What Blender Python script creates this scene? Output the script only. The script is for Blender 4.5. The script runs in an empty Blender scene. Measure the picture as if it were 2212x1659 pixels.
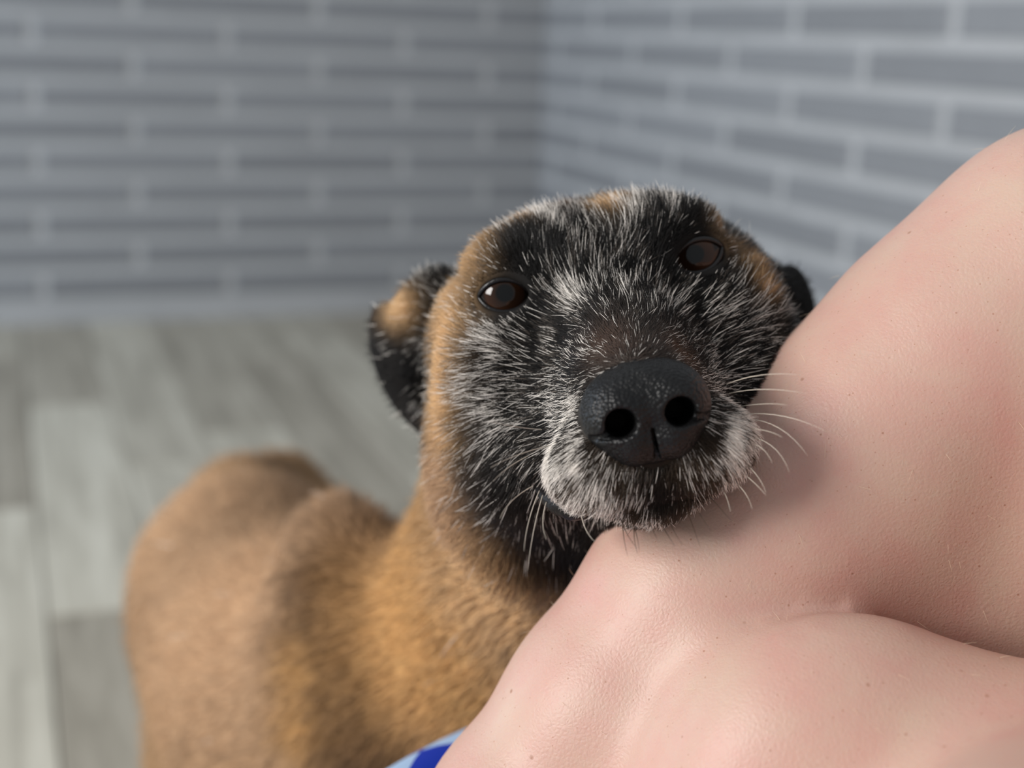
import bpy, math, numpy as np
from mathutils import Matrix, Vector
rng = np.random.default_rng(7)
S = bpy.context.scene
COL = S.collection

# ------------------------------------------------------------------ camera
F = 2900.0; W, HH = 2212.0, 1659.0
CAMZ = .86
M = np.array([[ 0.93600508, -0.3500439 ,  0.03692909],
              [-0.05388202, -0.24617236, -0.96772718],
              [ 0.34783792,  0.90380774, -0.24927965]])      # world -> camera (x right, y down, z forward)
CAM = np.array([0, 0, CAMZ])
cam = bpy.data.cameras.new('camera'); camo = bpy.data.objects.new('camera', cam); COL.objects.link(camo)
cam.sensor_width = 36; cam.lens = F / W * 36; cam.clip_start = .01
R3 = np.column_stack([M[0], -M[1], -M[2]])
mw = np.eye(4); mw[:3, :3] = R3; mw[:3, 3] = CAM
camo.matrix_world = Matrix(mw.tolist())
cam.dof.use_dof = True; cam.dof.focus_distance = .470; cam.dof.aperture_fstop = 5.2
S.camera = camo
def ray(px, py): return M.T @ np.array([(px - W/2) / F, (py - HH/2) / F, 1.0])
def P(px, py, d): return ray(px, py) * d + CAM               # photo pixel + depth (m) -> world point

# ------------------------------------------------------------------ light
world = bpy.data.worlds.new('room_daylight'); S.world = world; world.use_nodes = True
bg = world.node_tree.nodes['Background']; bg.inputs[0].default_value = (.90, .95, 1.0, 1); bg.inputs[1].default_value = .46
def window_light(name, loc, target, sx, sy, power, color):
    l = bpy.data.lights.new(name, 'AREA'); l.shape = 'RECTANGLE'; l.size = sx; l.size_y = sy; l.energy = power; l.color = color
    o = bpy.data.objects.new(name, l); COL.objects.link(o); o.location = loc
    o.rotation_euler = (Vector(target) - Vector(loc)).to_track_quat('-Z', 'Y').to_euler()
    return o
window_light('glass_door_left_offscreen', (-2.2, 3.2, 1.15), (1.6, 3.2, 1.15), 1.1, 1.8, 38, (.70, .84, 1.0))
window_light('window_left_offscreen', (-2.2, .25, 1.75), (.2, .25, 1.75),  .95, 1.15, 90, (1.0, .97, .94))
S.view_settings.view_transform = 'Standard'; S.view_settings.look = 'None'
S.view_settings.gamma = 1; S.view_settings.use_curve_mapping = False
S.view_settings.exposure = 0.0

# ------------------------------------------------------------------ helpers
def srgb(r, g, b):
    f = lambda c: (c/255/12.92 if c/255 <= .04045 else ((c/255 + .055)/1.055)**2.4)
    return np.array([f(r), f(g), f(b)])
def tag(o, label=None, cat=None, group=None, kind=None):
    if label: o['label'] = label
    if cat: o['category'] = cat
    if group: o['group'] = group
    if kind: o['kind'] = kind
    return o
def empty(name, loc):
    o = bpy.data.objects.new(name, None); COL.objects.link(o); o.location = Vector(loc); o.empty_display_size = .05
    return o
def mesh_obj(name, V, Fc, mat, parent=None, smooth=True):
    me = bpy.data.meshes.new(name)
    V = np.asarray(V, float)
    if parent is not None: V = V - np.array(parent.location)
    if isinstance(Fc, np.ndarray) and len(Fc):
        n, k = Fc.shape
        me.vertices.add(len(V)); me.vertices.foreach_set('co', V.ravel())
        me.loops.add(n*k); me.loops.foreach_set('vertex_index', Fc.ravel().astype(np.int32))
        me.polygons.add(n); me.polygons.foreach_set('loop_start', np.arange(0, n*k, k, dtype=np.int32))
        me.update(calc_edges=True); me.validate()
    else:
        me.from_pydata(V.tolist(), [], Fc)
    if smooth: me.polygons.foreach_set('use_smooth', [True]*len(me.polygons))
    if mat: me.materials.append(mat)
    o = bpy.data.objects.new(name, me); COL.objects.link(o)
    if parent is not None: o.parent = parent
    return o
def material(name, base=(.5, .5, .5), rough=.6, spec=.5):
    m = bpy.data.materials.new(name); m.use_nodes = True
    b = m.node_tree.nodes['Principled BSDF']
    b.inputs['Base Color'].default_value = (*base, 1); b.inputs['Roughness'].default_value = rough
    b.inputs['Specular IOR Level'].default_value = spec
    return m, m.node_tree, b
def node(t, typ, **kw):
    n = t.nodes.new(typ)
    for k, v in kw.items():
        if hasattr(n, k): setattr(n, k, v)
        else: n.inputs[k].default_value = v
    return n
def ramp(t, fac, stops, interp='LINEAR'):
    n = t.nodes.new('ShaderNodeValToRGB'); n.color_ramp.interpolation = interp
    e = n.color_ramp.elements
    e[0].position = stops[0][0]; e[1].position = stops[-1][0]
    e[0].color = (*stops[0][1], 1); e[-1].color = (*stops[-1][1], 1)
    for p, c in stops[1:-1]: e.new(p).color = (*c, 1)
    t.links.new(fac, n.inputs[0]); return n
def mixc(t, fac, a, b, mode='MIX'):
    n = t.nodes.new('ShaderNodeMix'); n.data_type = 'RGBA'; n.blend_type = mode
    for s, v in ((n.inputs[0], fac), (n.inputs[6], a), (n.inputs[7], b)):
        if isinstance(v, bpy.types.NodeSocket): t.links.new(v, s)
        elif isinstance(v, (int, float)): s.default_value = v
        else: s.default_value = (*v, 1)
    return n.outputs[2]
def bump(t, b, height, strength, dist=.001):
    n = t.nodes.new('ShaderNodeBump'); n.inputs['Strength'].default_value = strength; n.inputs['Distance'].default_value = dist
    t.links.new(height, n.inputs['Height']); t.links.new(n.outputs[0], b.inputs['Normal']); return n

# --- implicit surfaces -> mesh (surface nets on a rectilinear grid)
def surface(f, xs, ys, zs, blk=8):
    pad = lambda a: np.concatenate([a, a[-1] + (a[-1]-a[-2])*np.arange(1, 1 + (-len(a)) % blk)]) if len(a) % blk else a
    xs, ys, zs = pad(xs), pad(ys), pad(zs)
    nx, ny, nz = len(xs), len(ys), len(zs)
    def cen(a):
        q = a.reshape(-1, blk); lo = q[:, 0]; hi = np.append(q[1:, 0], q[-1, -1]); return (lo+hi)/2, (hi-lo)/2
    cx, hx = cen(xs); cy, hy = cen(ys); cz, hz = cen(zs)
    C = np.stack(np.meshgrid(cx, cy, cz, indexing='ij'), -1).reshape(-1, 3)
    Hd = np.sqrt(hx[:, None, None]**2 + hy[None, :, None]**2 + hz[None, None, :]**2).ravel()
    fc = f(C)
    D = np.where(fc.reshape(len(cx), len(cy), len(cz)) > 0, 1., -1.).astype(np.float32)
    D = D.repeat(blk, 0).repeat(blk, 1).repeat(blk, 2)
    near = np.nonzero(np.abs(fc) < Hd*1.7)[0]
    bi, bj, bk = np.unravel_index(near, (len(cx), len(cy), len(cz)))
    o = np.arange(blk)
    I = (bi[:, None]*blk + o)[:, :, None, None] + np.zeros((1, 1, blk, blk), int)
    J = (bj[:, None]*blk + o)[:, None, :, None] + np.zeros((1, blk, 1, blk), int)
    K = (bk[:, None]*blk + o)[:, None, None, :] + np.zeros((1, blk, blk, 1), int)
    I, J, K = I.ravel(), J.ravel(), K.ravel()
    for s in range(0, len(I), 400000):
        e = slice(s, s+400000)
        D[I[e], J[e], K[e]] = f(np.stack([xs[I[e]], ys[J[e]], zs[K[e]]], -1))
    sg = D < 0
    cnt = np.zeros((nx-1, ny-1, nz-1), np.int8)
    offs = [(a, b, c) for a in (0, 1) for b in (0, 1) for c in (0, 1)]
    for a, b, c in offs: cnt += sg[a:nx-1+a, b:ny-1+b, c:nz-1+c]
    act = (cnt > 0) & (cnt < 8)
    ci, cj, ck = np.nonzero(act)
    idx = -np.ones(act.shape, np.int64); idx[ci, cj, ck] = np.arange(len(ci))
    val = {of: D[ci+of[0], cj+of[1], ck+of[2]] for of in offs}
    acc = np.zeros((len(ci), 3)); num = np.zeros(len(ci))
    for a in offs:
        for ax in range(3):
            if a[ax]: continue
            b = list(a); b[ax] = 1; b = tuple(b)
            va, vb = val[a], val[b]; m = (va < 0) != (vb < 0)
            t = np.where(m, va/np.where(m, va-vb, 1), 0)
            pa = np.stack([xs[ci+a[0]], ys[cj+a[1]], zs[ck+a[2]]], -1)
            pb = np.stack([xs[ci+b[0]], ys[cj+b[1]], zs[ck+b[2]]], -1)
            acc += np.where(m[:, None], pa + (pb-pa)*t[:, None], 0); num += m
    V = acc/num[:, None]
    Q = []
    for ax in range(3):
        sl = [slice(1, -1)]*3; sl[ax] = slice(0, -1); s2 = [slice(1, -1)]*3; s2[ax] = slice(1, None)
        a, b = sg[tuple(sl)], sg[tuple(s2)]
        i, j, k = np.nonzero(a != b); st = a[i, j, k]
        e = [i, j, k]
        for d in range(3):
            if d != ax: e[d] = e[d] + 1
        u, v = (ax+1) % 3, (ax+2) % 3
        def at(du, dv):
            q = [x.copy() for x in e]; q[u] = q[u]-du; q[v] = q[v]-dv
            return idx[q[0], q[1], q[2]]
        q = np.stack([at(1, 1), at(0, 1), at(0, 0), at(1, 0)], -1)
        q[~st] = q[~st][:, ::-1]; Q.append(q)
    Q = np.concatenate(Q); Q = Q[(Q >= 0).all(1)]
    return V, Q
def smin(a, b, k):
    h = np.clip(.5 + .5*(b-a)/k, 0, 1); return b + (a-b)*h - k*h*(1-h)
def smax(a, b, k): return -smin(-a, -b, k)
def ell(p, c, r, Rm=None):
    q = p - np.asarray(c, float)
    if Rm is not None: q = q @ Rm                        # columns of Rm = local axes
    r = np.asarray(r, float)
    k0 = np.sqrt(((q/r)**2).sum(-1)); k1 = np.sqrt(((q/r**2)**2).sum(-1)) + 1e-9
    return np.where(k0 < .05, -r.min(), k0*(k0-1)/k1)
def cone(p, a, b, ra, rb):
    a = np.asarray(a, float); b = np.asarray(b, float); d = b-a
    t = np.clip((p-a) @ d / (d @ d), 0, 1)
    return np.sqrt(((p - a - t[:, None]*d)**2).sum(-1)) - (ra + (rb-ra)*t)
def eul(rx, ry, rz): return np.array(Matrix.Rotation(math.radians(rz), 3, 'Z') @ Matrix.Rotation(math.radians(ry), 3, 'Y') @ Matrix.Rotation(math.radians(rx), 3, 'X'))
def vnorm(V, Q):
    n = np.cross(V[Q[:, 2]]-V[Q[:, 0]], V[Q[:, 3]]-V[Q[:, 1]]); N = np.zeros_like(V)
    for k in range(4): np.add.at(N, Q[:, k], n)
    return N/np.maximum(np.linalg.norm(N, axis=1, keepdims=True), 1e-12)
def relax(V, Q, it):                                     # light smoothing along quad edges
    e = np.concatenate([Q[:, [k, (k+1) % 4]] for k in range(4)]); e = np.concatenate([e, e[:, ::-1]])
    cnt = np.bincount(e[:, 0], minlength=len(V))[:, None]
    for _ in range(it):
        V = .5*V + .5*np.stack([np.bincount(e[:, 0], V[e[:, 1], c], len(V)) for c in range(3)], 1)/cnt
    return V
def axis(*seg):                                          # (start, stop, step) pieces -> grid axis
    out = []
    for a, b, s in seg: out.append(np.linspace(a, b, max(2, int(round((b-a)/s))+1))[:-1])
    out.append([seg[-1][1]]); return np.concatenate(out)
def unit(v): return v/np.maximum(np.linalg.norm(v, axis=-1, keepdims=True), 1e-9)

# ------------------------------------------------------------------ room: tiled walls, plank floor
XC, YC = 1.631, 4.066                                    # inner corner of the two walls
def boxmesh(name, x0, x1, y0, y1, z0, z1, mat, parent=None):
    V = [(x, y, z) for x in (x0, x1) for y in (y0, y1) for z in (z0, z1)]
    Fc = [(0, 1, 3, 2), (4, 6, 7, 5), (0, 4, 5, 1), (2, 3, 7, 6), (0, 2, 6, 4), (1, 5, 7, 3)]
    return mesh_obj(name, V, Fc, mat, parent, smooth=False)
def mat_wall(name, c, amt, rough):
    m, t, b = material(name, c, rough, .4)
    oi = node(t, 'ShaderNodeObjectInfo'); tc = node(t, 'ShaderNodeTexCoord')
    nz = node(t, 'ShaderNodeTexNoise', Scale=6.0, Detail=5.0); t.links.new(tc.outputs['Object'], nz.inputs['Vector'])
    r1 = ramp(t, oi.outputs['Random'], [(0, tuple(np.array(c)*(1-amt))), (1, tuple(np.array(c)*(1+amt)))])
    r2 = ramp(t, nz.outputs[0], [(.3, (.93, .93, .93)), (.7, (1.05, 1.05, 1.05))])
    t.links.new(mixc(t, 1.0, r1.outputs[0], r2.outputs[0], 'MULTIPLY'), b.inputs['Base Color'])
    bump(t, b, nz.outputs[0], .15, .001)
    return m
m_grout = mat_wall('pale_grout', (.455, .465, .478), .0, .75)
m_tile = mat_wall('grey_tile', (.270, .280, .298), .07, .45)
PIT, TL, GAP = .0905, .5350, .030
def bevel_tile(L, Hh, T, bv=.004):
    def ring(i, y): return [(-L/2+i, y, -Hh/2+i), (L/2-i, y, -Hh/2+i), (L/2-i, y, Hh/2-i), (-L/2+i, y, Hh/2-i)]
    V = ring(0, 0) + ring(0, -T+bv*.6) + ring(bv, -T)
    Fc = []
    for r in (0, 4):
        for k in range(4): Fc.append((r+k, r+(k+1) % 4, r+4+(k+1) % 4, r+4+k))
    Fc.append((8, 9, 10, 11)); Fc.append((3, 2, 1, 0))
    return V, Fc
def tile_wall(wall, org, along, lim, joints, zref, rot):
    meshes = {}
    k = 0
    for row in range(-14, 12):
        z = zref + row*PIT
        if z - .031 < .001 or z + .03 > 2.2: continue
        j0 = joints[row % 2]
        n0 = math.floor((lim[0]-j0)/TL)
        a = j0 + n0*TL
        while a < lim[1]:
            lo, hi = max(a+GAP/2, lim[0]), min(a+TL-GAP/2, lim[1])
            if hi-lo > .03:
                key = round(hi-lo, 3)
                if key not in meshes:
                    V, Fc = bevel_tile(key, PIT-GAP+.002, .0045); me = bpy.data.meshes.new('tile'); me.from_pydata(V, [], Fc); me.materials.append(m_tile); meshes[key] = me
                o = bpy.data.objects.new('tile', meshes[key]); COL.objects.link(o); o.parent = wall
                pos = np.array(org) + np.array(along)*((lo+hi)/2) + np.array([0, 0, z])
                o.location = Vector(pos) - wall.location; o.rotation_euler = (0, 0, rot)
            a += TL
wall_back = boxmesh('wall_back', -1.95, XC+.12, YC, YC+.12, -.05, 2.4, m_grout); tag(wall_back, 'wall of long grey tiles with wide pale joints behind the dog', 'wall', kind='structure')
wall_right = boxmesh('wall_right', XC, XC+.12, -.3, YC, -.05, 2.4, m_grout); tag(wall_right, 'brighter side wall of long grey tiles meeting the corner', 'wall', kind='structure')
tile_wall(wall_back, (0, YC, 0), (1, 0, 0), (-1.95, XC-.004), (.632, .367), .834, 0)          # even rows: joints near .63
tile_wall(wall_right, (XC, 0, 0), (0, 1, 0), (-.3, YC-.004), (2.878, 2.61), .832, -math.pi/2)
# floor planks
m_plank, t, b = material('grey_oak_plank', (.4, .38, .33), .5, .35)
oi = node(t, 'ShaderNodeObjectInfo'); tc = node(t, 'ShaderNodeTexCoord')
mp = node(t, 'ShaderNodeMapping'); mp.inputs['Scale'].default_value = (14, 1.1, 1)
add = node(t, 'ShaderNodeVectorMath', operation='ADD'); sc = node(t, 'ShaderNodeVectorMath', operation='SCALE'); sc.inputs[3].default_value = 37.0
t.links.new(oi.outputs['Location'], sc.inputs[0]); t.links.new(tc.outputs['Object'], add.inputs[0]); t.links.new(sc.outputs[0], add.inputs[1])
t.links.new(add.outputs[0], mp.inputs[0])
nz = node(t, 'ShaderNodeTexNoise', Scale=1.6, Detail=8.0, Roughness=.6, Distortion=.6); t.links.new(mp.outputs[0], nz.inputs['Vector'])
r1 = ramp(t, nz.outputs[0], [(.28, (.36, .335, .28)), (.5, (.55, .52, .44)), (.72, (.72, .69, .60))])
r2 = ramp(t, oi.outputs['Random'], [(0, (.66, .63, .60)), (1, (1.12, 1.12, 1.10))])
t.links.new(mixc(t, 1.0, r1.outputs[0], r2.outputs[0], 'MULTIPLY'), b.inputs['Base Color']); bump(t, b, nz.outputs[0], .2, .001)
m_sub, *_ = material('plank_joint', (.13, .12, .10), .8)
floor = boxmesh('floor', -1.95, XC, -.3, YC, -.06, -.004, m_sub); tag(floor, 'grey-beige wood-look plank floor', 'floor', kind='structure')
PW, PL = .178, 1.20
pm = {}
x = XC; ci = 0
while x > -1.95:
    y = YC - [.55, 1.2, .2, .9, .4][ci % 5]; edges = [YC]
    while y > -.3: edges.append(y); y -= PL
    edges.append(-.3)
    w = min(PW, x+1.95)
    for hi, lo in zip(edges[:-1], edges[1:]):
        if hi-lo < .02: continue
        key = (round(w, 3), round(hi-lo, 3))
        if key not in pm:
            L, Wd = key[1]-.003, key[0]-.003
            V = [(sx*(Wd/2-i), sy*(L/2-i), z) for z, i in ((-.010, 0), (-.0015, 0), (0, .0015)) for sx, sy in ((-1, -1), (1, -1), (1, 1), (-1, 1))]
            Fc = [(r+k, r+(k+1) % 4, r+4+(k+1) % 4, r+4+k) for r in (0, 4) for k in range(4)] + [(8, 9, 10, 11), (3, 2, 1, 0)]
            me = bpy.data.meshes.new('plank'); me.from_pydata(V, [], Fc); me.materials.append(m_plank); pm[key] = me
        o = bpy.data.objects.new('plank', pm[key]); COL.objects.link(o); o.parent = floor; o.location = (x-w/2, (hi+lo)/2, 0)
    x -= PW; ci += 1

# ------------------------------------------------------------------ dog
E0 = (P(1090, 638, .507) + P(1510, 552, .507))/2         # midpoint of the two eyes
HX = unit(P(1510, 552, .507) - P(1090, 638, .507))
HY = -ray(1300, 700); HY = unit(HY - HX*(HX @ HY)); HZ = -np.cross(HX, HY)
HR = np.array([HX, HY, HZ])
def to_head(p): return (p - E0) @ HR.T * 1000            # head space in mm: x to the dog's left, y to its nose, z up
def to_world(q): return np.asarray(q, float)/1000 @ HR + E0
def hp(px, py, d): return to_head(P(px, py, d))

EYE = np.array([37.5, -11.5, 0.]); EYR = 12.2
MOUTH = np.array([[0, 64, -79.5], [18, 60, -80], [30, 46, -79], [38, 32, -74], [42, 20, -68]], float)
def ear_sdf(q):
    a = q.copy(); a[:, 0] = np.abs(q[:, 0]); a[:, 2] = q[:, 2] + np.where(q[:, 0] > 0, 23, 3)
    e = ell(a, (72, -92, 4), (25, 12, 18), eul(0, 30, -30))
    return smin(e, ell(a, (88, -106, -16), (15, 9, 31), eul(-6, 8, -35)), 8)
def head_sdf(q):
    a = q.copy(); a[:, 0] = np.abs(q[:, 0])
    d = ell(q, (0, -50, -12), (58, 60, 43))                                   # brain case
    d = smin(d, ell(a, (20, -22, 2), (25, 26, 22)), 14)                      # frontal bones
    d = smin(d, ell(a, (47, -50, -28), (24, 46, 36)), 16)                    # cheek bone
    d = smin(d, ell(a, (32, -15, 12), (16, 14, 8)), 9)                       # brow
    d = smin(d, ell(a, (33, -14, -22), (24, 22, 18)), 16)                    # under the eye
    d = smin(d, cone(q, (0, -12, -46), (0, 46, -58), 39, 25), 18)            # muzzle
    d = smin(d, cone(q, (0, -2, -16), (0, 60, -44), 17, 12.5), 14)           # bridge
    d = smin(d, ell(a, (16, 51, -65), (19, 19, 15)), 8)                  # whisker pads
    d = smin(d, ell(a, (39, -30, -60), (32, 42, 32)), 20)                    # jowl
    d = smin(d, ell(a, (54, -62, -78), (27, 34, 44)), 22)                    # ruff behind the jaw
    low = cone(q, (0, -10, -75), (0, 46, -77.5), 26, 9.0)
    low = smin(low, ell(q, (0, 46, -79.5), (17, 14, 6.5)), 6)
    d = smin(d, low, 3.0)
    # mouth slit at the corners
    mc = MOUTH
    m = 1e3
    for i in range(4): m = np.minimum(m, cone(a, mc[i], mc[i+1], 2.1, 2.2))
    d = smax(d, -m, 2.0)
    d = smax(d, -cone(q, (0, 84, -62), (0, 76, -82), 1.2, .9), 2.0)          # philtrum
    d = smax(d, -ell(a, (9.8, 80, -50.5), (6.5, 22, 6.5)), 1.5)
    # eye opening and lids
    e = a - np.array([37.5, 0, 0]); ca, sa = math.cos(.16), math.sin(.16)
    ex, ez = e[:, 0]*ca + e[:, 2]*sa, -e[:, 0]*sa + e[:, 2]*ca
    rr = np.sqrt((ex/10.2)**2 + (ez/7.6)**2)
    yl = -e[:, 0]*.16
    lid = np.sqrt(((rr-1)*8.4)**2 + (e[:, 1]+4.0-yl)**2) - 2.6
    d = smin(d, lid, 4)
    # almond: two offset discs meeting at the corners
    c1 = np.sqrt((ex/1.0)**2 + (ez+5.2)**2) - 11.3; c2 = np.sqrt((ex/1.0)**2 + (ez-4.6)**2) - 10.9
    cut = np.maximum(smax(c1, c2, 1.5), np.abs(e[:, 1]-2)-18)
    d = smax(d, -cut, 1.6)
    # ears folded back and down
    d = smin(d, ear_sdf(q), 10)
    return d/1000
SEAT = .555                                              # cushion top
# shape of the person's legs (the dog's jaw rests on them)
OUT = np.array([(700, 2060), (960, 1659), (1140, 1400), (1320, 1150), (1500, 955), (1690, 760), (1860, 580), (2000, 460), (2120, 355), (2225, 295), (2330, 262)], float)
RAD = np.array([.036, .040, .043, .045, .047, .049, .051, .054, .058, .062, .066])
DEP = np.array([.512, .512, .512, .512, .512, .512, .512, .512, .512, .512, .512])
tn = unit(np.gradient(OUT, axis=0)); nr = np.stack([-tn[:, 1], tn[:, 0]], -1)
AX = OUT + nr*(RAD*F/DEP)[:, None]
A1 = [P(x, y, d) for (x, y), d in zip(AX, DEP)]
A1[0] = P(960, 2080, .47); A1 = A1[:10] + [P(2580, 740, .495)]; R1 = list(RAD[:10]) + [.072]
foot1 = A1[0]
HIP1, HIP2 = P(3700, 2900, .24), P(2900, 3500, .20)
K2 = P(1850, 1740, .452)
def legs_sdf(p):
    d = cone(p, A1[0], A1[1], R1[0], R1[1])
    for i in range(1, len(A1)-1): d = smin(d, cone(p, A1[i], A1[i+1], R1[i], R1[i+1]), .012)
    d = smin(d, cone(p, P(2720, 850, .52), HIP1, .060, .080), .05)
    d = smin(d, cone(p, P(1980, 1200, .552), P(2560, 1140, .548), .066, .075), .04)
    d = smin(d, cone(p, P(2250, 1450, .578), P(2700, 1600, .54), .066, .080), .04)
    fw = M[2]; o = p - K2; w = p + fw*((o @ fw)*(1/.66 - 1))[:, None]          # lower leg lies flatter
    k2b = P(2400, 2010, .435)
    d2 = cone(w, K2, k2b, .0585, .076)
    d2 = smin(d2, cone(w, k2b, HIP2, .076, .09), .03)
    d2 = smin(d2, cone(w, K2, P(1330, 2150, .46), .056, .042), .025)
    d2 = smin(d2, ell(w, P(1770, 1700, .45), (.048, .048, .048)), .02)*.8
    side = np.clip(((p - CAM) @ M[0] - .055)/.05, 0, 1); side = side*side*(3 - 2*side)
    d = smin(d, d2, .022 - .016*side)               # the knee melts into the shin, the thigh lies free of it
    pel = cone(p, HIP1, HIP2, .09, .09)
    d = smin(d, pel, .05)
    f1 = ell(p, A1[0] + np.array([-.01, -.06, .0]), (.042, .085, .032))
    d = smin(d, f1, .02)
    s2 = P(1330, 2150, .47)
    d = smin(d, ell(p, s2 + np.array([-.03, -.03, -.01]), (.06, .038, .032)), .02)
    return smax(d, SEAT - .004 - p[:, 2], .008)     # pressed flat where the legs lie on the cushion
# body in world space
NECKA = to_world((-6, -88, -46)); CH = P(960, 1490, .825)
WITH = P(890, 1480, .86); RIB = P(655, 1440, .93); LOIN = P(560, 1370, 1.03); RUMP = P(550, 1270, 1.10)
SHR = P(740, 1480, .82); SHL = SHR + np.array([.19, .05, 0])
def leg_pts(hip, knee, hock, foot): return [np.array(v) for v in (hip, knee, hock, foot)]
def dog_sdf(p):
    d = head_sdf(to_head(p))
    b = cone(p, NECKA, P(1130, 1300, .74), .060, .066)
    b = smin(b, cone(p, to_world((0, -45, -82)), P(1190, 1300, .70), .040, .055), .03)        # throat
    b = smin(b, cone(p, P(1130, 1300, .74), CH, .066, .084), .03)
    b = smin(b, ell(p, CH + np.array([0, .07, -.045]), (.098, .12, .115)), .04)
    b = smin(b, cone(p, WITH, RIB + np.array([.01, 0, -.01]), .070, .078), .04)
    b = smin(b, ell(p, RIB + np.array([.01, .0, -.045]), (.096, .16, .11)), .04)
    b = smin(b, ell(p, LOIN, (.084, .16, .09)), .05)
    b = smin(b, ell(p, RUMP, (.083, .11, .088)), .05)
    for s, sh in ((-1, SHR), (1, SHL)):
        b = smin(b, ell(p, sh, (.050, .075, .12)), .03)
        fx, fy = sh[0] - s*.015, sh[1]+.02
        b = smin(b, cone(p, (fx, fy, sh[2]-.08), (fx, fy+.03, .30), .048, .034), .03)
        b = smin(b, cone(p, (fx, fy+.03, .30), (fx, fy+.02, .12), .034, .024), .02)
        b = smin(b, cone(p, (fx, fy+.02, .12), (fx, fy, .04), .024, .024), .02)
        b = smin(b, ell(p, (fx, fy-.025, .025), (.032, .05, .026)), .02)
        hx = RUMP[0] + s*.042
        b = smin(b, ell(p, (hx, RUMP[1]+.0, RUMP[2]-.06), (.05, .095, .13), eul(20, 0, 0)), .03)
        b = smin(b, cone(p, (hx, RUMP[1]-.03, RUMP[2]-.14), (hx, RUMP[1]+.11, .17), .05, .024), .03)
        b = smin(b, cone(p, (hx, RUMP[1]+.11, .17), (hx, RUMP[1]+.07, .04), .024, .022), .015)
        b = smin(b, ell(p, (hx, RUMP[1]+.045, .024), (.03, .048, .025)), .02)
    tb = RUMP + np.array([.0, .09, .05])
    tl = cone(p, tb, tb + np.array([.06, .09, -.03]), .034, .032)
    tl = smin(tl, cone(p, tb + np.array([.06, .09, -.03]), tb + np.array([.15, .13, -.11]), .032, .030), .02)
    tl = smin(tl, cone(p, tb + np.array([.15, .13, -.11]), tb + np.array([.16, .15, -.26]), .030, .012), .02)
    b = smin(b, tl, .03)
    return smax(smin(d, b, .022), -legs_sdf(p) + .0005, .003)
hc = to_world((0, -20, -30))
gx = axis((-.12, hc[0]-.125, .009), (hc[0]-.125, hc[0]+.125, .0017), (hc[0]+.125, .46, .009))
gy = axis((hc[1]-.13, hc[1]+.125, .0017), (hc[1]+.125, 1.56, .009))
gz = axis((-.02, hc[2]-.115, .009), (hc[2]-.115, hc[2]+.105, .0017), (hc[2]+.105, hc[2]+.14, .009))
DV, DQ = surface(dog_sdf, gx, gy, gz)
DN = vnorm(DV, DQ)

# ---- coat colour, whiteness and hair length as fields over the body
TAN = srgb(204, 164, 118); TANP = srgb(188, 152, 118); BLK = srgb(16, 14, 13); GOLD = srgb(200, 154, 98); BRN = srgb(92, 66, 44); GRY = srgb(60, 54, 50)
def blob(c, r, sy=.45): return (np.asarray(c, float), r, sy)
def G(q, c, r, sy=.45):
    e = (q - c)/r; e[:, 1] *= sy
    return np.exp(-(e**2).sum(-1))
HEAD_COL = [((975, 625, .545), 9, TAN, 1), ((968, 700, .54), 10, TAN, 1), ((962, 780, .54), 10, TAN, 1), ((958, 860, .54), 10, TAN, 1), ((958, 940, .545), 11, TAN, .9), ((950, 1030, .55), 14, TANP, .95), ((955, 1110, .55), 16, TANP, .95), ((1000, 1180, .56), 14, TANP, .8), ((1010, 1090, .54), 8, BRN, .5),
            ((1005, 555, .555), 10, TAN, .95), ((1065, 500, .56), 8, TAN, .8), ((1130, 460, .56), 8, TAN, .8), ((1335, 450, .56), 6, TAN, .95), ((1230, 445, .57), 7, BRN, .7),
            ((1560, 480, .56), 5, TAN, .9), ((1595, 520, .555), 5, TAN, 1), ((1620, 570, .55), 5, TAN, 1), ((1640, 640, .55), 5, TAN, .9),
            ((1380, 700, .47), 12, GRY, .7), ((1380, 740, .455), 12, GRY, .8), ((1320, 740, .455), 9, srgb(95, 66, 48), .35), ((1480, 745, .455), 8, srgb(110, 76, 48), .4),
            ((865, 670, .62), 9, TAN, 1), ((1060, 1210, .575), 14, TAN, .8), ((1150, 1270, .59), 18, TAN, .8), ((1050, 1300, .60), 30, TAN, 1),
            ((1190, 1170, .545), 20, BLK, .9), ((1290, 1190, .56), 20, BLK, 1)]
HEAD_WHT = [((1180, 490, .545), 8, .42), ((1120, 480, .55), 7, .28), ((1430, 460, .56), 9, .45), ((1380, 480, .55), 7, .3), ((1500, 450, .57), 6, .25), ((1075, 740, .53), 8, .30), ((1055, 830, .53), 8, .26), ((1095, 890, .50), 8, .24),
            ((1190, 1010, .455), 10, .85), ((1175, 950, .46), 8, .55), ((1225, 900, .45), 7, .6), ((1250, 1060, .445), 9, .75), ((1340, 1075, .44), 7, .5), ((1590, 870, .455), 7, .7), ((1580, 940, .45), 8, .85), ((1585, 1010, .45), 6, .5),
            ((1550, 790, .46), 6, .35), ((1240, 640, .50), 5, .45), ((1250, 760, .47), 5, .2), ((1600, 700, .52), 8, .18), ((1330, 600, .50), 10, .15), ((1460, 660, .49), 10, .16), ((1540, 1070, .45), 5, .4), ((1400, 1135, .455), 6, .6), ((1300, 1130, .46), 6, .6)]
HEAD_DRK = [((1130, 545, .53), 9, 1), ((1160, 585, .52), 7, .9), ((1445, 530, .53), 10, 1), ((1420, 570, .52), 6, .8), ((1090, 638, .51), 13, 1), ((1510, 552, .51), 13, 1), 
            ((1430, 1060, .44), 7, .9), ((1410, 1020, .435), 6, .6), ((1500, 1055, .44), 7, .5), ((1060, 1010, .52), 12, .6), ((1110, 1090, .52), 12, .7), ((1160, 690, .50), 7, .7), ((1720, 640, .6), 20, 1), ((850, 800, .62), 20, .9)]
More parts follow.
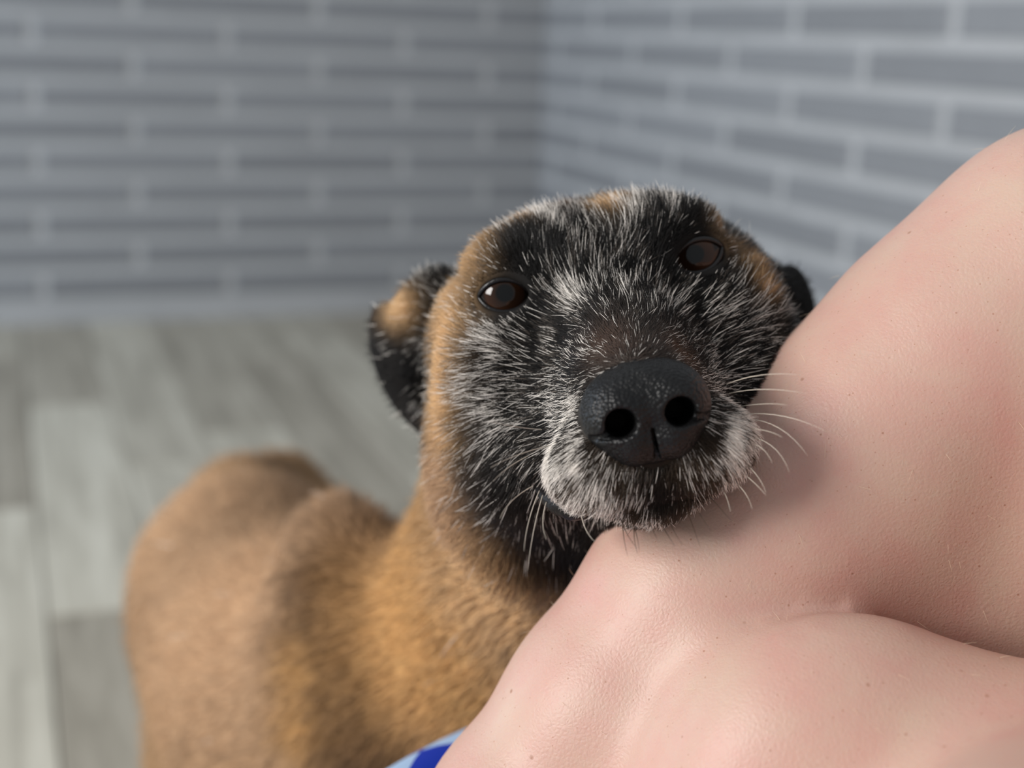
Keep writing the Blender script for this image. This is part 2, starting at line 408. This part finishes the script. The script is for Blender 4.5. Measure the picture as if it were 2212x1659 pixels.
DC = (DV - CAM) @ M.T; DU = DC[:, :2]/DC[:, 2:]*F + np.array([W/2, HH/2])
def surf(px, py, d):                                      # body surface met by the ray, searched near the guessed depth
    m = (np.abs(DU - np.array([px, py])).max(1) < 26) & (np.abs(DC[:, 2]-d) < .14)
    return P(px, py, DC[m, 2].min() + .004 if m.any() else d)
def hp(px, py, d): return to_head(surf(px, py, d))
HEAD_COL = [(hp(*c), r, k, w) for c, r, k, w in HEAD_COL]
HEAD_WHT = [(hp(*c), r, w) for c, r, w in HEAD_WHT]; HEAD_DRK = [(hp(*c), r, w) for c, r, w in HEAD_DRK]
BODY_COL = [((740, 1085, .92), .035, BRN, .9), ((800, 1120, .90), .035, BRN, .9), ((700, 1010, 1.08), .07, BRN, .8), ((770, 1080, 1.0), .06, BRN, .9), ((620, 985, 1.12), .06, BRN, .5), ((790, 1130, .9), .05, BRN, .8), ((400, 1150, 1.06), .14, TANP, .8), ((450, 1400, .98), .14, TANP, .8), ((560, 1250, .9), .10, TANP, .7),
            ((700, 1260, .82), .030, BRN, .9), ((705, 1360, .80), .032, BRN, .9), ((725, 1460, .78), .034, BRN, .9), ((760, 1560, .77), .036, BRN, .95), ((800, 1650, .76), .04, BRN, .9), 
            ((960, 1180, .66), .022, BRN, .7), ((1000, 1260, .65), .018, BRN, .6), ((1070, 1350, .66), .018, BRN, .6), ((1130, 1400, .68), .018, BRN, .7),
            ((860, 1260, .72), .05, GOLD, .9), ((880, 1400, .72), .06, GOLD, .9), ((960, 1480, .72), .06, GOLD, .8), ((640, 1450, .84), .018, GOLD, .9), ((645, 1580, .84), .02, GOLD, .9)]
BODY_COL = [(surf(*c), r, k, w) for c, r, k, w in BODY_COL]
def lowfreq(q, s, seed):
    r = np.random.default_rng(seed); o = 0
    for _ in range(5):
        k = r.normal(size=3); k *= (.6+.8*r.random())/np.linalg.norm(k)/s
        o = o + np.sin(q @ k + r.random()*6.28)
    return o/2.2
def coat(p):
    q = to_head(p); n = len(p)
    rr = np.sqrt((q[:, 0]/95)**2 + ((q[:, 1]+30)/135)**2 + ((q[:, 2]+30)/88)**2)
    ew = 1/(1+np.exp((ear_sdf(q)-6)*.8))
    hw = np.maximum(1/(1+np.exp((rr-1)*16)), ew)          # 1 on the head, 0 on the body
    hcol = np.tile(BLK, (n, 1)); bcol = np.tile((TAN*.6 + TANP*.4)*.76, (n, 1))
    for c, r, k, w in BODY_COL:
        g = np.exp(-(((p-c)/r)**2).sum(-1))[:, None]*w; bcol = bcol*(1-g) + k*g
    bcol = bcol*(1 + .09*lowfreq(p, .03, 3))[:, None]
    wht = np.full(n, .085)
    col = hcol*hw[:, None] + bcol*(1-hw[:, None])
    for c, r, k, w in HEAD_COL:
        g = np.clip(G(q, c, r)*1.25, 0, 1)*w; col = col*(1-g[:, None]) + k*g[:, None]; wht = wht*(1-.7*g)
    for c, r, w in HEAD_WHT:
        g = np.clip(G(q, c, r)*1.2, 0, 1); wht = wht*(1-g) + w*g
    for c, r, w in HEAD_DRK:
        g = np.clip(G(q, c, r)*1.3, 0, 1)*w; wht = wht*(1-g) + .012*g; col = col*(1-.92*g[:, None]) + BLK*.8*.92*g[:, None]
    wht = .82*wht*np.clip(1 + .9*lowfreq(q, 1.3, 31), .08, 2.0)
    wht = wht*hw + .001*(1-hw)
    # hair length in m
    L = np.where(q[:, 1] > 0, .0075, .0125)
    L = .0094 + (.0040-.0094)*np.clip((q[:, 1]+5)/55, 0, 1)
    de = np.sqrt((np.abs(q[:, 0])-37.5)**2 + q[:, 2]**2 + (q[:, 1]*.4)**2)
    L = L*np.clip((de-8)/12, .22, 1)
    L = L*np.where((q[:, 2] < -80) & (q[:, 1] > 15), .8, 1)*(1-.45*ew)
    L = L*hw + .015*(1-hw)
    return col, wht, L, hw, q

m_coat, t, b = material('dog_skin', (.1, .08, .06), .85, .2)
at = node(t, 'ShaderNodeAttribute', attribute_name='coat'); t.links.new(at.outputs['Color'], b.inputs['Base Color'])
m_hair, t, b = material('dog_hair', (.1, .08, .06), .42, .22)
at = node(t, 'ShaderNodeAttribute', attribute_name='coat'); t.links.new(at.outputs['Color'], b.inputs['Base Color'])
base = np.array([RUMP[0]+.02, .85, 0.])
dog = empty('dog', base)
tag(dog, 'tan dog with grizzled black face resting its chin on the bare leg', 'dog')
body = mesh_obj('body', DV, DQ, m_coat, dog)
c0, w0, *_ = coat(DV)
ca = body.data.color_attributes.new('coat', 'FLOAT_COLOR', 'POINT')
sk = c0*(1-.35*w0[:, None]) + np.array([.25, .23, .21])*.35*w0[:, None]
ca.data.foreach_set('color', np.column_stack([sk*.8, np.ones(len(DV))]).astype(np.float32).ravel())

# ---- fur
def curves_obj(name, pts, rad, col, mat, parent):
    n, k = pts.shape[:2]
    hcv = bpy.data.hair_curves.new(name); hcv.add_curves([k]*n)
    hcv.points.foreach_set('position', (pts - np.array(parent.location)).astype(np.float32).ravel())
    a = hcv.attributes.get('radius') or hcv.attributes.new('radius', 'FLOAT', 'POINT')
    a.data.foreach_set('value', rad.astype(np.float32).ravel())
    a = hcv.attributes.new('coat', 'FLOAT_COLOR', 'CURVE')
    a.data.foreach_set('color', np.column_stack([col, np.ones(n)]).astype(np.float32).ravel())
    hcv.materials.append(mat)
    o = bpy.data.objects.new(name, hcv); COL.objects.link(o); o.parent = parent
    return o
def grow(count, weight):
    A = .5*np.linalg.norm(np.cross(DV[DQ[:, 2]]-DV[DQ[:, 0]], DV[DQ[:, 3]]-DV[DQ[:, 1]]), axis=1)
    cen = DV[DQ].mean(1); w = A*weight(cen); w /= w.sum()
    f = rng.choice(len(DQ), count, p=w)
    u, v = rng.random((2, count, 1))
    q = DQ[f]; bl = lambda T: (1-u)*(1-v)*T[q[:, 0]] + u*(1-v)*T[q[:, 1]] + u*v*T[q[:, 2]] + (1-u)*v*T[q[:, 3]]
    return bl(DV), unit(bl(DN))
def bare(q):                                             # nose leather, eyes, lips carry no hair
    a = np.abs(q[:, 0])
    nose = (((q[:, 0])/np.where(q[:, 2] < -52, 21.5-np.clip(-52-q[:, 2], 0, 18)*.75, 21.5))**2 + ((q[:, 2]+48)/np.where(q[:, 2] > -48, 14.5, 19))**2 < 1) & (q[:, 1] > 50)
    e = ((a-37.5)/11.2)**2 + ((q[:, 2])/8.4)**2 < 1
    mq = q*[0, 1, 1] + a[:, None]*[1, 0, 0]; mm = np.full(len(q), 99.)
    for i in range(4): mm = np.minimum(mm, cone(mq, MOUTH[i], MOUTH[i+1], 0, 0))
    return nose | (e & (q[:, 1] > -30)) | (mm < 2.4)
def fur(count, weight, rmul, jit, npt=4):
    p, n = grow(count, weight); q = to_head(p)
    keep = ~bare(q); p, n = p[keep], n[keep]
    col, wht, L, hw, q = coat(p); m = len(p)
    src = np.array([0, 62., -38.])
    fl = unit(q - src)
    fl[:, 2] += -.25*np.clip((-q[:, 2]-10)/40, 0, 1)*np.clip((30-q[:, 1])/40, 0, 1)
    fl[:, 1] -= .25
    flw = fl @ HR
    bdir = np.tile(np.array([-.05, .75, -.55]), (m, 1))
    nb = unit(bdir); d = flw*hw[:, None] + nb*(1-hw[:, None])
    sw = np.stack([lowfreq(p, .006, 11), lowfreq(p, .006, 12), lowfreq(p, .006, 13)], -1)
    d = unit(d) + .22*sw*(.35+.65*hw[:, None]) + jit*rng.normal(size=(m, 3))
    d = unit(d - n*(d*n).sum(-1, keepdims=True))
    lift = (.36 + .10*lowfreq(p, .008, 21) + .13*rng.normal(size=m))[:, None]
    white = rng.random(m) < wht
    L = (L*(.6 + .8*rng.random(m))*np.where(white, 1.2, 1))[:, None]
    pts = [p - n*.0006]; cur = p.copy()
    for k in range(1, npt):
        la = lift*(1.25 - .75*k/(npt-1))
        v = unit(d*np.cos(la) + n*np.sin(la)); cur = cur + v*L/(npt-1); pts.append(cur)
    pts = np.stack(pts, 1)
    wc = np.array([.92, .86, .79])*(.6+.55*rng.random((m, 1)))
    c = col*(.6+.75*rng.random((m, 1)))
    mid = (~white) & (rng.random(m) < .20*hw + .04) & (wht > .05)
    c = np.where(mid[:, None], np.array([.085, .070, .058])*(.4+1.1*rng.random((m, 1))), c)
    c = np.where(white[:, None], wc, c)
    r0 = rmul*np.where(white, .000066, .000072)*(1 + .9*(1-hw))
    prof = np.array([1, 1, .85, .25]) if npt == 4 else np.array([1, .9, .2])
    return pts, r0[:, None]*prof[None], c
def w_head(c):
    q = to_head(c); return ((np.sqrt((q[:, 0]/95)**2 + ((q[:, 1]+30)/125)**2 + ((q[:, 2]+30)/85)**2) < 1.05)).astype(float)*np.where(q[:, 1] > -75, 1, .35)*np.where(q[:, 1] > 20, 2.0, 1)
def w_body(c):
    q = to_head(c); far = np.linalg.norm(c - E0, axis=1)
    return (np.sqrt((q[:, 0]/95)**2 + ((q[:, 1]+30)/125)**2 + ((q[:, 2]+30)/85)**2) >= .95)*np.clip(.22/far, .12, 1)*np.where(c[:, 2] < .2, .3, 1)
a = fur(380000, w_head, 1.0, .16); o = curves_obj('fur', *a, m_hair, dog); tag(o, kind='stuff', label='grizzled short fur of the face')
a = fur(70000, w_body, 1.5, .22); o = curves_obj('fur', *a, m_hair, dog); tag(o, kind='stuff', label='tan coat of neck and body')

# ---- nose leather
def nose_sdf(q):
    a = q.copy(); a[:, 0] = np.abs(q[:, 0])
    d = ell(q, (0, 62, -45.5), (19.5, 17, 14.5))
    d = smin(d, ell(a, (10.5, 67, -49), (10.8, 13.5, 11.5)), 6)
    d = smin(d, ell(a, (6.5, 64, -58), (9.5, 14.5, 9.0)), 4)
    d = smin(d, ell(q, (0, 63, -57.5), (8, 14, 10)), 2)
    h = ell(a, (9.8, 82, -50.5), (5.2, 26, 4.9))
    h = smin(h, cone(a, (10.5, 81, -53), (19.5, 71, -54), 2.2, 1.0), 1.5)
    d = smax(d, -h, 1.6)
    d = smax(d, -np.maximum(np.maximum(np.abs(q[:, 0]) - .45 - .05*np.clip(-55-q[:, 2], 0, 14), np.abs(q[:, 2]+62) - 8), 72.5-q[:, 1]), .6)
    d = smax(d, -cone(q, (0, 84, -42), (0, 82, -55), .4, .6), 2.5)
    return d
ax = lambda a, b: np.arange(a, b, .55)
nv, nq = surface(nose_sdf, ax(-25, 25), ax(40, 84), ax(-72, -26))
nq = nq[:, ::-1]                                          # head space is left-handed
m_nose, t, b = material('nose_leather', (.012, .012, .014), .40, .28)
tc = node(t, 'ShaderNodeTexCoord'); vo = node(t, 'ShaderNodeTexVoronoi', Scale=760.0, feature='F1'); t.links.new(tc.outputs['Object'], vo.inputs['Vector'])
nz = node(t, 'ShaderNodeTexNoise', Scale=90.0, Detail=3.0); t.links.new(tc.outputs['Object'], nz.inputs['Vector'])
mx = node(t, 'ShaderNodeMath', operation='MULTIPLY'); t.links.new(vo.outputs['Distance'], mx.inputs[0]); t.links.new(nz.outputs[0], mx.inputs[1])
inv = node(t, 'ShaderNodeMath', operation='SUBTRACT'); inv.inputs[0].default_value = 1; t.links.new(mx.outputs[0], inv.inputs[1])
bump(t, b, inv.outputs[0], 1.0, .0010)
t.links.new(ramp(t, nz.outputs[0], [(.3, (.004, .004, .0045)), (.7, (.009, .009, .009))]).outputs[0], b.inputs['Base Color'])
nose = mesh_obj('nose', to_world(nv), nq, m_nose, dog); nose['label'] = 'black pebbled nose leather'

# ---- eyes
m_eye, t, b = material('dog_eye', (.05, .02, .01), .03, .32)
tc = node(t, 'ShaderNodeTexCoord'); sp = node(t, 'ShaderNodeSeparateXYZ'); t.links.new(tc.outputs['Object'], sp.inputs[0])
cb = node(t, 'ShaderNodeCombineXYZ'); t.links.new(sp.outputs[0], cb.inputs[0]); t.links.new(sp.outputs[1], cb.inputs[1])
ln = node(t, 'ShaderNodeVectorMath', operation='LENGTH'); t.links.new(cb.outputs[0], ln.inputs[0])
ml = node(t, 'ShaderNodeMath', operation='DIVIDE'); t.links.new(ln.outputs['Value'], ml.inputs[0]); ml.inputs[1].default_value = EYR/1000
r = ramp(t, ml.outputs[0], [(0, (.002, .002, .002)), (.25, (.002, .002, .002)), (.31, (.014, .006, .003)), (.58, (.032, .013, .006)), (.68, (.006, .004, .003)), (.80, (.012, .009, .008))])
t.links.new(r.outputs[0], b.inputs['Base Color'])
def uvsphere(r, nu=40, nv=28, bulge=.0):
    V, Fc = [(0, 0, r)], []
    for i in range(1, nv):
        th = math.pi*i/nv
        for j in range(nu): V.append((r*math.sin(th)*math.cos(2*math.pi*j/nu), r*math.sin(th)*math.sin(2*math.pi*j/nu), r*math.cos(th)))
    V.append((0, 0, -r)); last = len(V)-1
    for j in range(nu):
        Fc.append((0, 1+j, 1+(j+1) % nu)); Fc.append((last, last-nu+(j+1) % nu, last-nu+j))
    for i in range(nv-2):
        for j in range(nu): a0 = 1+i*nu; Fc.append((a0+j, a0+nu+j, a0+nu+(j+1) % nu, a0+(j+1) % nu))
    return V, Fc
V, Fc = uvsphere(EYR/1000)
for s in (-1, 1):
    c = to_world((s*EYE[0], EYE[1], EYE[2]))
    o = mesh_obj('eye', np.array(V), Fc, m_eye); o.parent = dog
    o.location = Vector(c - base)
    gaze = unit(CAM + np.array([.0, 0, .06]) - c)
    o.rotation_euler = Vector(gaze).to_track_quat('Z', 'Y').to_euler(); o['label'] = 'glossy brown eye'

def tube(path, rads, n=6):
    path = np.asarray(path, float); T = np.gradient(path, axis=0); T = unit(T)
    V = []; up = np.array([.3, .2, .9])
    for p, tt, r in zip(path, T, rads):
        u = np.cross(tt, up); u /= np.linalg.norm(u); v = np.cross(tt, u)
        for k in range(n):
            a = 2*math.pi*k/n; V.append(p + r*(math.cos(a)*u + math.sin(a)*v))
    Fc = [(i*n+k, i*n+(k+1) % n, (i+1)*n+(k+1) % n, (i+1)*n+k) for i in range(len(path)-1) for k in range(n)]
    Fc += [tuple(range(n))[::-1], tuple((len(path)-1)*n + k for k in range(n))]
    return np.array(V), Fc
# ---- dark wet rims of the eyelids
m_rim, t, b = material('eyelid_rim', (.006, .005, .005), .3, .4)
tc = node(t, 'ShaderNodeTexCoord'); nz = node(t, 'ShaderNodeTexNoise', Scale=900.0); t.links.new(tc.outputs['Object'], nz.inputs['Vector']); bump(t, b, nz.outputs[0], .3, .0006)
for sd in (-1, 1):
    ca_, sa_ = math.cos(.16), math.sin(.16); up_, lo_ = [], []
    for u_ in np.linspace(-1, 1, 21):
        x_ = 9.9*math.sin(u_*math.pi/2); up_.append((x_, -5.2 + math.sqrt(11.3**2-x_*x_))); lo_.append((x_, 4.6 - math.sqrt(10.9**2-x_*x_)))
    for arc, rad in ((up_, 1.1), (lo_, 1.0)):
        pth = []
        for x_, z_ in arc:
            y_ = EYE[1] + math.sqrt(max(12.6**2 - x_*x_ - z_*z_, 20)); pth.append((sd*(37.5 + x_*ca_ - z_*sa_), y_, x_*sa_ + z_*ca_))
        rr_ = rad*(.55 + .45*np.sin(np.linspace(0, math.pi, 21)))/1000
        V, Fc = tube(to_world(pth), rr_, 10); mesh_obj('eyelid', V, Fc, m_rim, dog)
# ---- dark lip at the corner of the mouth
m_lip, t, b = material('lip_skin', (.007, .005, .005), .45, .2)
tc = node(t, 'ShaderNodeTexCoord'); nz = node(t, 'ShaderNodeTexNoise', Scale=260.0, Detail=3.0); t.links.new(tc.outputs['Object'], nz.inputs['Vector']); bump(t, b, nz.outputs[0], .6, .0015)
m_gum, t, b = material('gum_skin', (.42, .19, .15), .4, .4)
for s in (-1, 1):
    w_ = 1.0 if s < 0 else .86
    path = [(s*w_*40, 27, -71.5), (s*w_*37.5, 33, -74.0), (s*w_*34, 39, -77.0), (s*w_*29.5, 45.5, -79.5), (s*w_*25, 51, -80.5)]
    V, Fc = tube(to_world(path), np.array([1.0, 2.8, 3.7, 3.4, 1.8])/1000, 10)
    o = mesh_obj('lip', V, Fc, m_lip, dog); o['label'] = 'shiny black lip at the corner of the mouth'

# ---- whiskers, each its own hair
m_wh, *_ = material('white_whisker', (.75, .66, .55), .35)
m_wd, *_ = material('dark_whisker', (.05, .03, .02), .35)
def whisker(a, mid, tip, mat, r=.00016):
    p0, p1, p2 = P(*a), P(*mid), P(*tip)
    ts = np.linspace(0, 1, 9)[:, None]
    path = (1-ts)**2*p0 + 2*ts*(1-ts)*p1 + ts**2*p2
    V, Fc = tube(path, r*(1-.8*ts[:, 0]), 5); mesh_obj('whisker', V, Fc, mat, dog)
WH = [((1570, 830), (1640, 800), (1730, 810)), ((1575, 850), (1650, 832), (1740, 850)), ((1600, 878), (1660, 868), (1700, 875)), ((1600, 895), (1700, 885), (1790, 935)), ((1610, 905), (1690, 905), (1745, 985)),
      ((1600, 925), (1660, 925), (1690, 945)), ((1600, 940), (1680, 945), (1705, 1020)), ((1605, 955), (1650, 955), (1668, 1000)), ((1595, 990), (1640, 1020), (1655, 1065)), ((1590, 1010), (1630, 1040), (1655, 1070)),
      ((1580, 1035), (1615, 1060), (1625, 1100)), ((1170, 928), (1120, 925), (1055, 910)), ((1190, 962), (1110, 980), (1060, 1010)), ((1150, 1050), (1095, 1080), (1080, 1120)), ((1165, 1060), (1135, 1130), (1132, 1190)), ((1172, 1070), (1150, 1140), (1140, 1230)),
      ((1180, 1085), (1165, 1130), (1180, 1165)), ((1255, 1110), (1262, 1150), (1285, 1170)), ((1560, 1055), (1572, 1075), (1578, 1105)), ((1140, 985), (1090, 1010), (1065, 1040))]
for a, m_, c in WH: whisker((*a, .455), (*m_, .437), (*c, .432), m_wh)
WD = [((1600, 925), (1640, 960), (1628, 1010)), ((1440, 1110), (1450, 1130), (1468, 1155)), ((1480, 1090), (1495, 1120), (1507, 1160)), ((1495, 1080), (1510, 1100), (1530, 1125)), ((1535, 1075), (1560, 1090), (1575, 1105)),
      ((1345, 1125), (1345, 1150), (1350, 1180)), ((1365, 1125), (1378, 1145), (1375, 1170)), ((1372, 1120), (1365, 1150), (1372, 1175)), ((1340, 1120), (1355, 1150), (1370, 1162)), ((1400, 1120), (1410, 1135), (1415, 1145)), ((1420, 1120), (1440, 1140), (1452, 1158))]
for a, m_, c in WD: whisker((*a, .450), (m_[0], m_[1]+12, .436), (c[0]+6, c[1]+22, .432), m_wd, .00019)

# ------------------------------------------------------------------ person's bare legs
g = [A1[0], A1[-1], HIP1, HIP2, P(1330, 2150, .47)]
lo = np.min(g, 0)-.14; hi = np.max(g, 0)+.14
LV, LQ = surface(legs_sdf, np.arange(lo[0], hi[0], .0034), np.arange(lo[1], hi[1], .0034), np.arange(lo[2], hi[2], .0034))
LV = relax(LV, LQ, 4)
m_skin, t, b = material('pale_skin', (.72, .47, .38), .46, .4)
b.inputs['Subsurface Weight'].default_value = .25; b.inputs['Subsurface Radius'].default_value = (.010, .004, .002); b.inputs['Subsurface Scale'].default_value = 1.0
tc = node(t, 'ShaderNodeTexCoord'); ob = tc.outputs['Object']
n1 = node(t, 'ShaderNodeTexNoise', Scale=28.0, Detail=6.0, Roughness=.65); t.links.new(ob, n1.inputs['Vector'])
skin = ramp(t, n1.outputs[0], [(.30, (.53, .30, .25)), (.5, (.53, .34, .275)), (.7, (.53, .375, .295))]).outputs[0]
def spots(scale, size, density, colr, prev):
    v = node(t, 'ShaderNodeTexVoronoi', Scale=scale, feature='F1', Randomness=1.0); t.links.new(ob, v.inputs['Vector'])
    s = node(t, 'ShaderNodeSeparateColor'); t.links.new(v.outputs['Color'], s.inputs[0])
    lt = node(t, 'ShaderNodeMath', operation='LESS_THAN'); t.links.new(s.outputs[0], lt.inputs[0]); lt.inputs[1].default_value = density
    sm = ramp(t, v.outputs['Distance'], [(size*.45, (1, 1, 1)), (size, (0, 0, 0))]).outputs[0]
    mu = node(t, 'ShaderNodeMath', operation='MULTIPLY'); t.links.new(sm, mu.inputs[0]); t.links.new(lt.outputs[0], mu.inputs[1])
    return mixc(t, mu.outputs[0], prev, colr)
skin = spots(62, .075, .40, (.30, .14, .08), skin)
skin = spots(190, .10, .40, (.38, .20, .14), skin)
skin = spots(420, .15, .45, (.42, .235, .17), skin)
t.links.new(skin, b.inputs['Base Color'])
n2 = node(t, 'ShaderNodeTexNoise', Scale=700.0, Detail=3.0); t.links.new(ob, n2.inputs['Vector'])
vw = node(t, 'ShaderNodeTexVoronoi', Scale=620.0, feature='DISTANCE_TO_EDGE'); t.links.new(ob, vw.inputs['Vector'])
ad = node(t, 'ShaderNodeMath', operation='ADD'); t.links.new(n2.outputs[0], ad.inputs[0]); t.links.new(vw.outputs['Distance'], ad.inputs[1])
bump(t, b, ad.outputs[0], .22, .0006)
person = empty('person', (A1[0][0], A1[0][1], A1[0][2]-.04))
tag(person, 'bare freckled legs of a seated person with one knee raised', 'person')
legs = mesh_obj('legs', LV, LQ, m_skin, person)

LN = vnorm(LV, LQ)
fine = rng.choice(len(LV), 900); p = LV[fine] + rng.normal(size=(900, 3))*.0005; n = LN[fine]
d = np.array([.35, -.2, -.6]) + .35*rng.normal(size=(900, 3)); d = unit(d - n*(d*n).sum(-1, keepdims=True))
L = (.0025 + .003*rng.random((900, 1)))
pts = np.stack([p, p + (d*.8+n*.5)*L*.5, p + (d+n*.55)*L], 1)
m_down, t, b = material('blond_down', (.75, .6, .42), .4)
o = curves_obj('leg_hair', pts, np.full((900, 1), .00004)*np.array([[1, .8, .3]]), np.tile([.7, .55, .4], (900, 1)), m_down, person); tag(o, kind='stuff')

# ------------------------------------------------------------------ checked pouf under the legs
m_chk, t, b = material('blue_check_cloth', (.1, .2, .6), .85, .2)
tc = node(t, 'ShaderNodeTexCoord'); mp = node(t, 'ShaderNodeMapping'); mp.inputs['Rotation'].default_value = (0, 0, .5); mp.inputs['Location'].default_value = (.35, .1, 0); mp.inputs['Scale'].default_value = (26, 26, 26)
t.links.new(tc.outputs['Object'], mp.inputs[0])
ck = node(t, 'ShaderNodeTexChecker', Scale=1.0); t.links.new(mp.outputs[0], ck.inputs['Vector'])
ck.inputs['Color1'].default_value = (.006, .030, .36, 1); ck.inputs['Color2'].default_value = (.36, .50, .70, 1)
t.links.new(ck.outputs[0], b.inputs['Base Color'])
def superbox(c, r, e, nu=64, nv=32, rz=0.):
    V = []; f = lambda w, m: math.copysign(abs(w)**m, w)
    for i in range(nv+1):
        v = -math.pi/2 + math.pi*i/nv
        for j in range(nu):
            u = 2*math.pi*j/nu
            x, y, z = f(math.cos(v), e)*f(math.cos(u), e), f(math.cos(v), e)*f(math.sin(u), e), f(math.sin(v), e)
            x, y, z = x*r[0], y*r[1], z*r[2]
            V.append((c[0]+x*math.cos(rz)-y*math.sin(rz), c[1]+x*math.sin(rz)+y*math.cos(rz), c[2]+z))
    Fc = [(i*nu+j, i*nu+(j+1) % nu, (i+1)*nu+(j+1) % nu, (i+1)*nu+j) for i in range(nv) for j in range(nu)]
    return np.array(V), Fc
def on_seat(px, py): r_ = ray(px, py); return CAM + r_*((SEAT - .007 - CAMZ)/r_[2])
e1, e2 = on_seat(1025, 1562), on_seat(838, 1659)          # two points on the far edge of the cushion
ed = unit(e1 - e2); ang = math.atan2(ed[1], ed[0]); nrm = np.array([ed[1], -ed[0], 0])
PR = .31                                                 # pouf radius; its rim passes through both points
pc = (e1 + e2)/2 + nrm*(PR - .0245); cx, cy = pc[0], pc[1]
pouf = empty('pouf', (cx, cy, 0))
tag(pouf, 'round pouf in blue and pale checked cloth under the bare legs', 'pouf')
m_wood, t, b = material('pouf_base_wood', (.18, .10, .05), .5)
tc = node(t, 'ShaderNodeTexCoord'); wv = node(t, 'ShaderNodeTexNoise', Scale=14.0, Detail=6.0); t.links.new(tc.outputs['Object'], wv.inputs['Vector'])
t.links.new(ramp(t, wv.outputs[0], [(.3, (.12, .065, .03)), (.7, (.22, .13, .07))]).outputs[0], b.inputs['Base Color'])
def lathe(prof, n=96):
    V = [(cx + r_*math.cos(2*math.pi*k/n), cy + r_*math.sin(2*math.pi*k/n), z) for r_, z in prof for k in range(n)]
    Fc = [(i*n+k, i*n+(k+1) % n, (i+1)*n+(k+1) % n, (i+1)*n+k) for i in range(len(prof)-1) for k in range(n)]
    return np.array(V), Fc + [tuple(range(n))[::-1], tuple((len(prof)-1)*n+k for k in range(n))]
prof = [(.30, .075)] + [(PR - .035 + .035*math.cos(a_), .11 + .035*math.sin(a_)) for a_ in np.linspace(-1.5, 0, 6)]
prof += [(PR + .006*math.sin(math.pi*u_), .11 + (SEAT-.16)*u_) for u_ in np.linspace(.1, 1, 8)]
prof += [(PR - .05 + .05*math.cos(a_), SEAT - .05 + .05*math.sin(a_)) for a_ in np.linspace(.15, 1.45, 10)] + [(PR*.6, SEAT), (.02, SEAT)]
mesh_obj('cover', *lathe(prof), m_chk, pouf)
mesh_obj('base', *lathe([(.29, .04), (.30, .045), (.30, .08), (.29, .085)]), m_wood, pouf)
for k in range(4):
    a_ = math.pi/4 + k*math.pi/2; c_ = np.array([cx + .22*math.cos(a_), cy + .22*math.sin(a_), 0])
    V, Fc = tube(c_ + np.array([[0, 0, 0], [0, 0, .02], [0, 0, .042]]), [.018, .022, .024], 14); mesh_obj('foot', V, Fc, m_wood, pouf)
